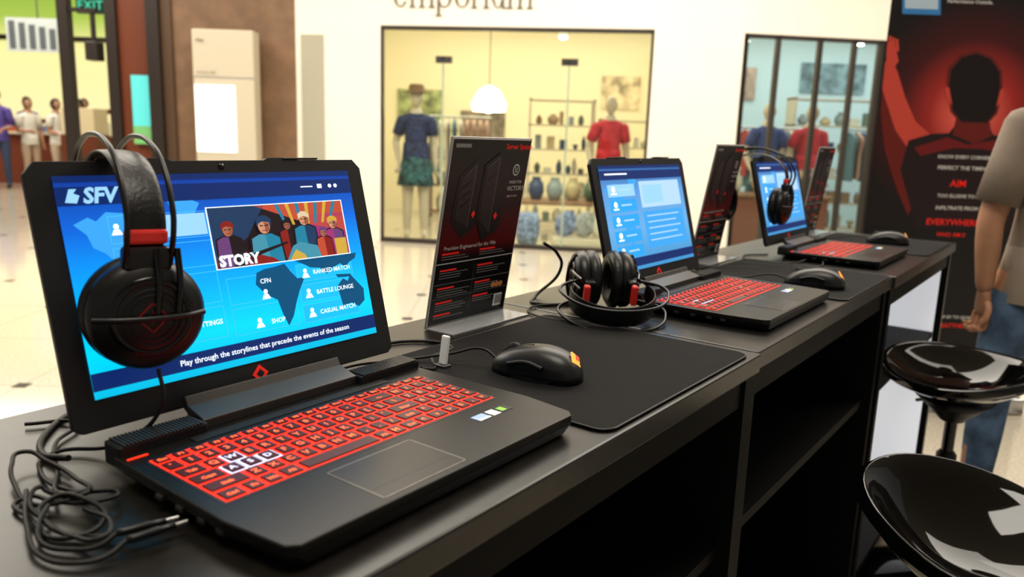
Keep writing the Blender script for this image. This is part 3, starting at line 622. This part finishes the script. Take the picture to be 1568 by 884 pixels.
    if detail==2:
        zt=.0048
        text(D,'story_label','STORY',X(.425),Y(.485),zt,.0155,SW,bold=.0008)
        text(D,'title','SFV',X(.065),Y(.125),zt-.0015,.0200,PALE,bold=.0008,shear=.2)
        for s_,u_,v_ in(('RANKED MATCH',.765,.59),('BATTLE LOUNGE',.765,.705),('CASUAL MATCH',.765,.82),('SHOP',.57,.82),('CFN',.555,.60),('SETTINGS',.31,.77),('TRAINING',.24,.595)):
            text(D,'menu_'+s_.split()[0].lower(),s_,X(u_),Y(v_),.0030,.0072,SW,bold=.0001)
        text(D,'help_line','Play through the storylines that precede the events of the season',X(.56),Y(.938),.0030,.0082,SW,'CENTER',bold=.0001)
    box(D,'logo_diamond',-.007,-.007,0,.007,.007,.0008,REDB,rot=(0,0,math.radians(45)),loc=(0,.0145,0)); box(D,'logo_core',-.0035,-.0035,0,.0035,.0035,.0010,BEZ,rot=(0,0,math.radians(45)),loc=(0,.0145,0))
    return L
laptop(.483,-.407,0,2); laptop(1.425,-.405,0,1); laptop(2.30,-.425,0,1)

# ---------------------------------------------------------------- mouse
def mouse(s,t,rz=0.,cable=None):
    M_=empty('computer_mouse',tuple(TP(s,t,TT+.0035)),rz=RZ+rz)
    v=[];f=[];R_,S_=14,32
    for i in range(R_+1):
        th=(math.pi/2)*i/R_
        for j in range(S_):
            ph=2*math.pi*j/S_; cx=math.copysign(abs(math.cos(ph))**.8,math.cos(ph)); sy=math.copysign(abs(math.sin(ph))**.85,math.sin(ph))
            y=sy*.063*math.sin(th)**.75; wx=.034-.005*math.cos((y+.01)/.063*math.pi*.9)*.6
            x=cx*wx*math.sin(th)**.7*(1 if th<1.3 else .96); z=.040*math.cos(th)**.75
            z*=1-.28*max(0,(y+.012)/.07)**1.3
            v.append((x,y,z+.001))
    for i in range(R_):
        for j in range(S_):
            k_=(j+1)%S_; f.append((i*S_+j,(i+1)*S_+j,(i+1)*S_+k_,i*S_+k_))
    f.append(tuple(R_*S_+j for j in range(S_))[::-1])
    meshobj('shell',v,f,mat('mouse_shell',(.018,.018,.0185),.38),M_,True)
    prism(M_,'base',[(.033*math.cos(2*math.pi*j/24),.062*math.sin(2*math.pi*j/24)) for j in range(24)],0,.004,RUB)
    lathe(M_,'scroll_wheel',[(0,-.0035),(.010,-.0035),(.011,0),(.010,.0035),(0,.0035)],RUB,20,(0,.034,.027),(0,math.radians(90),0))
    tube(M_,'button_split',[(0,.060,.013),(0,.05,.025),(0,.035,.0318),(0,.015,.0372),(0,.005,.0392)],.0008,RUB)
    for sx in(-1,1): tube(M_,'side_grip_%d'%(sx>0),[(sx*.0325,-.025,.020),(sx*.0310,0,.0235),(sx*.0325,.025,.018)],.003,RUB)
    lg=empty('logo',(0.004,-.0525,.0285),rot=(math.radians(56),0,math.radians(8)),parent=M_)
    YE=mat('mouse_logo',(.7,.25,.04),.4,em=(1,.50,.10),es=.7); YR=mat('mouse_logo_r',(.7,.05,.03),.4,em=(1,.15,.08),es=.5)
    for i,(x,y) in enumerate(((0,.006),(0,-.006),(.006,0),(-.006,0))): box(lg,'logo_facet',-.0038,-.0038,-.001,.0038,.0038,.001,YR if i==2 else YE,rot=(0,0,math.radians(45)),loc=(x,y,0))
    if cable: tube(M_,'cable',[(0,.060,.010)]+cable,.0018,RUB)
    return M_
mouse(.792,-.548,.10,[(.0,.085,.02),(-.02,.12,.012),(-.06,.17,.003),(-.12,.21,.001),(-.2,.2,.001)])
mouse(1.74,-.475,.1,[(0,.09,.015),(-.02,.16,.002),(.0,.25,.001),(-.06,.32,.001)])
mouse(2.72,-.53,.1,[(0,.09,.015),(-.03,.18,.002),(-.1,.25,.001)])

# ---------------------------------------------------------------- headset
def headset(loc,mat3,w=.085,wide=.105,mode='hang'):
    e=empty('gaming_headset',loc); e.rotation_euler=mat3.to_euler()
    for sx in(-1,1):
        R=(0,math.radians(90*sx),0)
        lathe(e,'ear_housing_%d'%(sx>0),[(0,.020),(.028,.0195),(.033,.017),(.044,.014),(.050,.006),(.051,-.004),(.046,-.010)],BLK,48,(sx*w,0,0),R)
        lathe(e,'ring_%d'%(sx>0),[(.030,.0192),(.033,.0205),(.036,.0175)],GLOSS,48,(sx*w,0,0),R)
        lathe(e,'ear_pad_%d'%(sx>0),[(.046,-.008),(.052,-.014),(.051,-.024),(.042,-.030),(.030,-.027),(.026,-.016),(0,-.014)],LEA,48,(sx*w,0,0),R)
        for rr in(.020,.025): lathe(e,'grille_ring_%d'%(sx>0),[(rr-.0008,.0200),(rr,.0208),(rr+.0008,.0200)],RUB,32,(sx*w,0,0),R)
        lg=empty('logo_%d'%(sx>0),(sx*(w+.0205),0,-.0),rot=R,parent=e)
        for q in((-.010,-.010,.010,-.0085),(-.010,.0085,.010,.010),(-.010,-.010,-.0085,.010),(.0085,-.010,.010,.010),(-.004,-.004,.004,-.003),(-.004,.003,.004,.004)):
            box(lg,'diamond_edge',q[0],q[1],-.0008,q[2],q[3],.0006,mat('dim_red',(.25,.01,.01),.4),rot=(0,0,math.radians(45)))
        box(e,'yoke_%d'%(sx>0),sx*w-.005,-.020,.040,sx*w+.014,.020,.062,BLK,.004)
        tube(e,'yoke_bar_%d'%(sx>0),[(sx*(w+.012),-.047,.0),(sx*(w+.022),-.025,.0),(sx*(w+.0225),.025,.0),(sx*(w+.012),.047,.0)],.0028,BLK)
        for yy in(-.006,.012): tube(e,'slider_%d'%(sx>0),[(sx*(w+.020),yy+.01,.002),(sx*(w+.020),yy+.012,.03),(sx*(w+.012),yy+.012,.06)],.003,GLOSS)
    hz=.157 if mode=='hang' else .175
    for sy in(-.019,.019):
        pts=[(-w-.008,sy,.045),(-wide,sy,.080),(-wide*.98,sy,hz-.060),(-wide*.72,sy,hz-.022),(-wide*.38,sy,hz-.005),(0,sy,hz)]
        pts=pts+[(-x,y,z) for x,y,z in pts[:-1]][::-1]
        tube(e,'wire_arc_%d'%(sy>0),pts,.0026,BLK)
    P=[(-.080,.055),(-.090,.070),(-.090,.088),(-.076,.115),(-.046,.136),(0,.144)] if mode=='hang' else [(-.064,.055),(-.072,.075),(-.072,.098),(-.060,.128),(-.036,.152),(0,.161)]
    P=P+[(-x,z) for x,z in P[:-1]][::-1]
    strap(e,'padded_band',P,.038,.005,LEA)
    for sx in(-1,1):
        box(e,'band_tab_%d'%(sx>0),sx*(w+.004)-.005,-.018,.064,sx*(w+.004)+.006,.018,.077,mat('tab_red',(.5,.03,.025),.4,em=(.8,.05,.03),es=.1),.003)
        for sy in(-1,1): tube(e,'elastic_%d%d'%(sx>0,sy>0),[(sx*w*.95,sy*.012,.06),(sx*(w+.002),sy*.014,.03)],.0012,RUB)
    return e
def basis(xd,zd):
    x=Vector(xd).normalized(); z=Vector(zd).normalized(); z=(z-x*z.dot(x)).normalized(); y=z.cross(x); return Matrix((x,y,z)).transposed()
def dirT(s,t,z): v=TP(s,t); return Vector((v.x,v.y,z))
headset(tuple(TP(.368,-.757,TT+.136)),basis(dirT(-.22,1,.0),dirT(.05,-.08,1)))
headset(tuple(TP(1.205,-.700,TT+.056)),basis(dirT(.72,.75,0),dirT(-.80,.55,-.22)),w=.038,wide=.090,mode='lie')
headset(tuple(TP(2.180,-.79,TT+.136)),basis(dirT(.05,1,.0),dirT(.05,-.12,1)))

# ---------------------------------------------------------------- cables
def cable(name,pts,r_=.0019,m=RUB):
    e=empty(name,tuple(TP(pts[0][0],pts[0][1],TT)),rz=RZ)
    o=Vector((pts[0][0],pts[0][1]))
    tube(e,'cord',[(p_[0]-o.x,-(p_[1]-o.y),p_[2]) for p_ in pts],r_,m); return e
cable('headset_cable',[(.352,-.662,.086),(.350,-.655,.055),(.325,-.695,.012),(.285,-.735,.004),(.262,-.70,.004),(.262,-.64,.006),(.280,-.60,.010),(.262,-.60,.01),(.245,-.63,.006),(.232,-.66,.004),(.222,-.62,.004),(.226,-.57,.004),(.25,-.565,.008),(.255,-.60,.014),(.24,-.63,.01),(.225,-.60,.006),(.238,-.56,.004),(.26,-.54,.008),(.280,-.53,.010)])
random.seed(11)
def loop(cs,ct,rs,rt_,z0,n,ph=0.):
    pts=[]
    for i in range(n*8+1):
        a=ph+2*math.pi*i/8; j=random.uniform(.75,1.2); pts.append((cs+rs*j*math.cos(a)+random.uniform(-.006,.006),ct+rt_*j*math.sin(a),z0+.004*(1+math.sin(a*1.7))+.0006*i))
    return pts
cable('headset_cable',loop(.238,-.60,.015,.060,.003,1)); cable('headset_cable',loop(.254,-.675,.018,.065,.003,1,1.)+[(.275,-.70,.004),(.30,-.76,.004),(.335,-.80,.004),(.30,-.83,.004)])
for i,t_ in enumerate((-.525,-.510)):
    e=empty('audio_jack',tuple(TP(.247,t_-.012,TT+.011)),rz=RZ+.25*(1 if i==0 else .6)*-1)
    lathe(e,'sleeve',[(0,0),(.0022,0),(.0032,.004),(.0032,.022),(.0025,.024),(.0025,.034),(0,.034)],BLK,16,(0,0,0),(0,math.radians(90),0)); lathe(e,'plug',[(.0016,0),(.0016,.009)],STEEL,12,(.034,0,0),(0,math.radians(90),0))
cable('headset_cable',[(.247,-.537,.011),(.234,-.538,.006),(.222,-.55,.004),(.212,-.575,.004),(.22,-.60,.008),(.235,-.62,.010)]); cable('headset_cable',[(.247,-.522,.011),(.232,-.522,.005),(.216,-.53,.004),(.204,-.555,.004),(.212,-.60,.008),(.235,-.66,.010)])
cable('power_cable',[(.285,-.70,.01),(.28,-.74,.004),(.31,-.80,.003),(.36,-.84,.003),(.42,-.86,.003)],.003)
cable('power_cable',[(.69,-.655,.012),(.72,-.66,.004),(.76,-.70,.003),(.82,-.72,.003),(.80,-.78,.003),(.72,-.80,.003)],.0025)
e=empty('cable_label',tuple(TP(.735,-.66,TT)),rz=RZ); box(e,'tag',-.003,-.006,.006,.003,.006,.045,WHITE,.002,rot=(0,.15,0)); box(e,'clip',-.007,-.01,.0,.007,.01,.007,GREYM,.001)
cable('usb_cable',[(1.20,-.74,.003),(1.12,-.79,.003),(1.07,-.75,.003),(1.08,-.67,.003),(1.15,-.61,.003),(1.22,-.60,.003)]); cable('usb_cable',[(1.22,-.74,.004),(1.15,-.80,.003),(1.2,-.84,.004),(1.25,-.82,.05),(1.22,-.81,.09),(1.19,-.82,.11)],.003)
cable('usb_cable',[(1.62,-.66,.01),(1.68,-.70,.003),(1.75,-.76,.003),(1.85,-.72,.003),(1.9,-.65,.003)]); cable('usb_cable',[(2.12,-.60,.008),(2.05,-.62,.003),(2.0,-.7,.003),(2.08,-.76,.003),(2.15,-.72,.003)])
cable('usb_cable',[(2.11,-.56,.008),(2.04,-.55,.003),(1.98,-.62,.003),(1.95,-.74,.003)])

# ---------------------------------------------------------------- tabletop signs
ACR=mat('acrylic',(.35,.36,.37),.08,spec=.6)
REDG=gradmat('sign_red_fade',[(0,(.006,.006,.007)),(.36,(.010,.006,.007)),(.43,(.15,.005,.007)),(.54,(.11,.005,.008)),(.64,(.02,.007,.009)),(1,(.008,.007,.008))],1,'Y',True)
def sign(s,t,rz=0.,lean=93.,W=.212):
    e=empty('tabletop_sign_stand',tuple(TP(s,t,TT+.004)),rz=RZ+rz)
    box(e,'foot',-W/2,-.055,-.004,W/2,.0,-.001,ACR,.0005)
    P=empty('panel',(0,0,0),rot=(math.radians(lean),0,0),parent=e)
    Hh=.300
    box(P,'acrylic_sheet',-W/2-.001,-.003,-.004,W/2+.001,Hh+.001,-.001,ACR,.0005)
    X=lambda u:-W/2+W*u
    Y=lambda v:Hh-Hh*v
    a=Art(X,Y); a.rect(-.0,-.0,1,1,-.0006,WHITE); a.done(P,'paper')
    a=Art(X,Y); a.rect(.010,.008,.99,.996,.0,REDG); a.done(P,'print')
    a=Art(X,Y); z=.0004
    TW=mat('tower_print',(.020,.016,.018),.4); TW2=mat('tower_face',(.045,.032,.035),.4); TW3=mat('tower_edge',(.11,.10,.11),.4)
    a.poly([(.13,.20),(.33,.10),(.43,.18),(.41,.46),(.26,.53),(.10,.43)],z,TW); a.poly([(.16,.22),(.31,.14),(.30,.47),(.14,.42)],z+.0002,TW2); a.poly([(.31,.14),(.325,.14),(.31,.47),(.30,.47)],z+.0004,TW3); a.poly([(.16,.22),(.165,.21),(.31,.135),(.31,.145)],z+.0004,TW3)
    a.poly([(.42,.14),(.60,.07),(.74,.16),(.72,.49),(.52,.56),(.40,.42)],z+.0005,TW); a.poly([(.45,.16),(.59,.10),(.58,.51),(.44,.43)],z+.0007,TW2); a.poly([(.59,.10),(.605,.10),(.59,.51),(.58,.51)],z+.0009,TW3); a.poly([(.45,.16),(.455,.15),(.59,.095),(.59,.105)],z+.0009,TW3)
    for cx,cy in((.355,.40),(.645,.42)): a.poly([(cx,cy-.022),(cx+.025,cy),(cx,cy+.022),(cx-.025,cy)],z+.0011,REDB)
    for i in range(3): a.poly([(.18,.26+.05*i),(.28,.22+.05*i),(.28,.225+.05*i),(.18,.265+.05*i)],z+.0011,TW); a.poly([(.47,.22+.06*i),(.56,.19+.06*i),(.56,.195+.06*i),(.47,.225+.06*i)],z+.0011,TW)
    a.rect(.04,.03,.22,.05,z,GREYP); a.ell(.84,.17,.045,.032,z,WHITE); a.ell(.84,.17,.036,.025,z+.0002,BLKP); a.rect(.825,.155,.832,.185,z+.0003,WHITE); a.rect(.846,.155,.853,.185,z+.0003,WHITE)
    a.rect(.01,.655,.99,.660,z,WHITE); a.rect(.01,.77,.99,.773,z,GREYP); a.rect(.01,.85,.99,.852,z,GREYP); a.rect(.485,.68,.487,.95,z,GREYP)
    random.seed(3)
    for (x0,y0,n) in((.06,.60,2),(.52,.60,2),(.06,.69,3),(.52,.69,3),(.06,.79,3),(.52,.79,3),(.06,.87,3),(.06,.94,1),(.52,.87,2)):
        a.rect(x0,y0,x0+.2,y0+.010,z,REDB)
        for i in range(n): a.rect(x0,y0+.018+i*.014,x0+random.uniform(.25,.4),y0+.022+i*.014,z,GREYP)
    for i in range(3): a.ell(.78+.05*i,.83,.03,.016,z+.0002,mat('print_orange',(.7,.3,.1),.5))
    a.rect(.82,.89,.93,.965,z,WHITE)
    for i in range(5): a.rect(.84+.018*i,.90,.85+.018*i,.955,z+.0002,BLKP)
    a.done(P,'print_details')
    text(P,'heading','Server System',X(.66),Y(.055),z,.012,REDB,bold=.0002); text(P,'tag1','MADE FOR',X(.77),Y(.245),z,.007,WHITE); text(P,'tag2','VICTORY',X(.755),Y(.285),z,.011,WHITE); text(P,'tag3','play it now',X(.77),Y(.32),z,.006,WHITE)
    text(P,'strapline','Precision Engineered for the Win',X(.07),Y(.585),z,.0095,WHITE)
    return e
sign(.970,-.817,0,99.5,.198); sign(1.935,-.815,0,99.5,.18); sign(2.84,-.82,0,98,.19)

# ---------------------------------------------------------------- rollup banner
def banner():
    W,Hh=.85,2.02; x0,y0=1.62,3.60
    e=empty('rollup_banner',(x0,y0,0)); 
    box(e,'base_cassette',-.0,-.05,.0,W,.06,.08,STEEL,.01); box(e,'top_rail',0,-.012,Hh+.06,W,.012,Hh+.09,STEEL,.003); box(e,'pole',W/2-.01,.03,.08,W/2+.01,.05,Hh+.06,STEEL)
    P=empty('graphic',(0,-.002,0),rot=(math.radians(90),0,0),parent=e)
    GLO=radialmat('banner_glow',.42,1.40,.50,[(0,(.012,.009,.010)),(.35,(.08,.010,.012)),(.62,(.42,.035,.030)),(.85,(.85,.16,.12)),(1,(.9,.2,.15))])
    I=lambda u:u
    a=Art(I,I); a.rect(0,.08,W,Hh+.06,0,GLO); a.done(P,'sheet')
    def uv(px,py): return (min(W-.004,max(.004,(px-(1366-.115*py))/330.)), .905+(340-py)/340.)
    a=Art(I,I); z=.0006
    SK1=mat('bp_skin',(.18,.018,.014),.5); SK2=mat('bp_skin_lit',(.65,.09,.065),.5); HR=mat('bp_hair',(.012,.006,.008),.5); JR=mat('bp_jersey',(.022,.010,.014),.5); JR2=mat('bp_jersey_red',(.20,.014,.018),.5); HR2=mat('bp_hair_rim',(.14,.02,.02),.5)
    def pg(pts,zz,m): a.poly([uv(*q) for q in pts],zz,m)
    pg([(1356,100),(1364,92),(1374,112),(1386,150),(1402,186),(1424,204),(1410,246),(1382,225),(1362,180),(1352,140)],z,SK2)
    pg([(1352,140),(1350,175),(1356,230),(1375,290),(1392,330),(1408,300),(1400,240),(1372,200)],z+.0002,SK1)
    pg([(1358,104),(1356,84),(1362,68),(1370,72),(1376,98),(1368,110)],z+.0002,SK2)
    for i in range(4): pg([(1357+5*i,84),(1356+5*i,62+2*abs(i-1)),(1360+5*i,62+2*abs(i-1)),(1361.5+5*i,84)],z+.0003,SK2)
    pg([(1392,215),(1425,204),(1452,202),(1464,186),(1510,186),(1518,202),(1560,212),(1590,240),(1575,330),(1565,460),(1420,460),(1400,330),(1380,260)],z+.0004,JR)
    pg([(1400,225),(1450,208),(1480,218),(1520,210),(1566,222),(1560,230),(1500,224),(1460,224),(1410,238)],z+.0006,JR2)
    pg([(1457,204),(1464,172),(1510,172),(1516,204),(1490,216)],z+.0008,SK1)
    pg([(1447,132),(1449,106),(1466,86),(1490,79),(1514,88),(1528,108),(1530,138),(1523,170),(1508,187),(1470,187),(1454,170)],z+.0009,HR2)
    pg([(1451,132),(1453,108),(1468,90),(1490,83),(1511,91),(1524,109),(1526,138),(1520,168),(1507,184),(1471,184),(1457,168)],z+.0010,HR)
    pg([(1451,135),(1445,132),(1447,152),(1456,160)],z+.0011,SK2); pg([(1526,135),(1532,132),(1530,152),(1521,160)],z+.0011,SK2)
    pg([(1575,235),(1600,180),(1612,110),(1604,60),(1620,60),(1632,120),(1622,200),(1598,280)],z+.0002,SK1)
    pg([(1330,350),(1630,350),(1630,540),(1330,540)],z+.0012,mat('bp_fade',(.010,.008,.009),.5))
    pg([(1380,-12),(1436,-12),(1436,30),(1380,30)],z+.001,mat('bp_blue',(.06,.28,.65),.5)); pg([(1384,-4),(1432,-4),(1432,22),(1384,22)],z+.0012,mat('bp_blue2',(.55,.7,.85),.5))
    a.done(P,'print')
    def tx(b,px,py,wpx,m): 
        x,y=uv(px,py); o=text(P,'text_'+b.split()[0].lower(),b,x,y,z+.0018,.03,m,'CENTER',bold=.0005)
        bpy.context.view_layer.update(); k_=wpx/330./max(.01,o.dimensions.x); o.scale=(k_,k_,1)
    tx('KNOW EVERY CORNER',1475,240,78,WHITE); tx('PERFECT THE TIMING',1475,257,78,WHITE); tx('AIM',1467,283,24,REDB); tx('TOO ELUSIVE TO STOP',1474,300,76,WHITE); tx('INFILTRATE FROM',1466,319,64,WHITE)
    tx('EVERYWHERE',1460,343,80,REDB); tx('WHO AM I?',1458,361,44,REDB); tx('Performance Outside.',1478,12,66,WHITE); tx('Intelligence Inside,',1478,-2,66,WHITE); tx('DROP BY TO QUALIFY IN THE',1480,493,90,WHITE); tx('#BEATTHEGAME',1470,508,70,REDB)
banner()

# ---------------------------------------------------------------- bar stools
def stool(x,y,face,zs=.60,back_=.06):
    e=empty('bar_stool',(x,y,0),rz=face)
    v=[];f=[];N,S_=14,56
    for i in range(N+1):
        r_=i/N
        for j in range(S_):
            a=2*math.pi*j/S_
            back=max(0,math.cos(a))**1.2; side=abs(math.sin(a))**2; fr=max(0,-math.cos(a))
            rx=.20*(1-.05*fr); ry=.195
            z=zs+.10*r_**2.4*(.75+.25*side)+back_*back*r_**3.2-.022*fr*r_**3-.015
            lip=max(0,(r_-.93)/.07); z-=.012*lip*lip
            v.append((r_*rx*math.cos(a)+.01*back*r_,r_*ry*math.sin(a),z))
    for i in range(N):
        for j in range(S_):
            k_=(j+1)%S_; f.append((i*S_+j,(i+1)*S_+j,(i+1)*S_+k_,i*S_+k_))
    o=meshobj('seat_shell',v,f,GLOSS,e,True); md=o.modifiers.new('s','SOLIDIFY'); md.thickness=.022; md.offset=-1; bev(o,.007,3); 
    lathe(e,'seat_mount',[(.03,zs-.10),(.07,zs-.06),(.10,zs-.035),(.0,zs-.035)],BLK,24)
    lathe(e,'piston',[(.016,.35),(.016,zs-.06)],GLOSS,20); lathe(e,'column',[(.026,.03),(.026,.40),(.018,.41)],BLK,24)
    lathe(e,'base_disc',[(0,0),(.20,0),(.20,.008),(.17,.02),(.05,.035),(.026,.05)],GLOSS,48)
    tube(e,'foot_ring',[(-.13*math.cos(math.radians(q)),.13*math.sin(math.radians(q)),.24) for q in range(-90,91,18)],.010,BLK); tube(e,'foot_brace',[(0,-.13,.24),(0,.13,.24)],.010,BLK,poly=True)
    tube(e,'lever',[(.02,.0,zs-.07),(.06,.10,zs-.08),(.07,.15,zs-.10)],.005,BLK)
    return e
stool(.785,1.13,math.radians(125),.575,.075); stool(1.235,2.06,math.radians(30),.60,.02)

# ---------------------------------------------------------------- lights
wd=bpy.data.worlds.new('world'); sc.world=wd; wd.use_nodes=True; wd.node_tree.nodes['Background'].inputs[0].default_value=(1,.94,.86,1); wd.node_tree.nodes['Background'].inputs[1].default_value=.30
def area(name,loc,sx,sy,pw,col=(1,.94,.84),rot=(0,0,0)):
    l=bpy.data.lights.new(name,'AREA'); l.shape='RECTANGLE'; l.size=sx; l.size_y=sy; l.energy=pw; l.color=col
    o=bpy.data.objects.new(name,l); COL.objects.link(o); o.location=loc; o.rotation_euler=rot; return o
area('ceiling_light',(0,5.2,4.5),6,3.5,350); area('ceiling_light',(-6,5.5,4.5),4,5,330); area('ceiling_light',(4.5,4.5,4.5),4,4,200); area('ceiling_light',(0,.2,4.5),2,1.5,85); area('ceiling_light',(-8.5,12.5,4.5),5,5,320)
area('shop_light',(.2,10.6,2.95),4,2.5,95,(1,.91,.74)); area('shop_light',(5,10.8,2.95),4.5,2.5,85,(.85,.95,1))
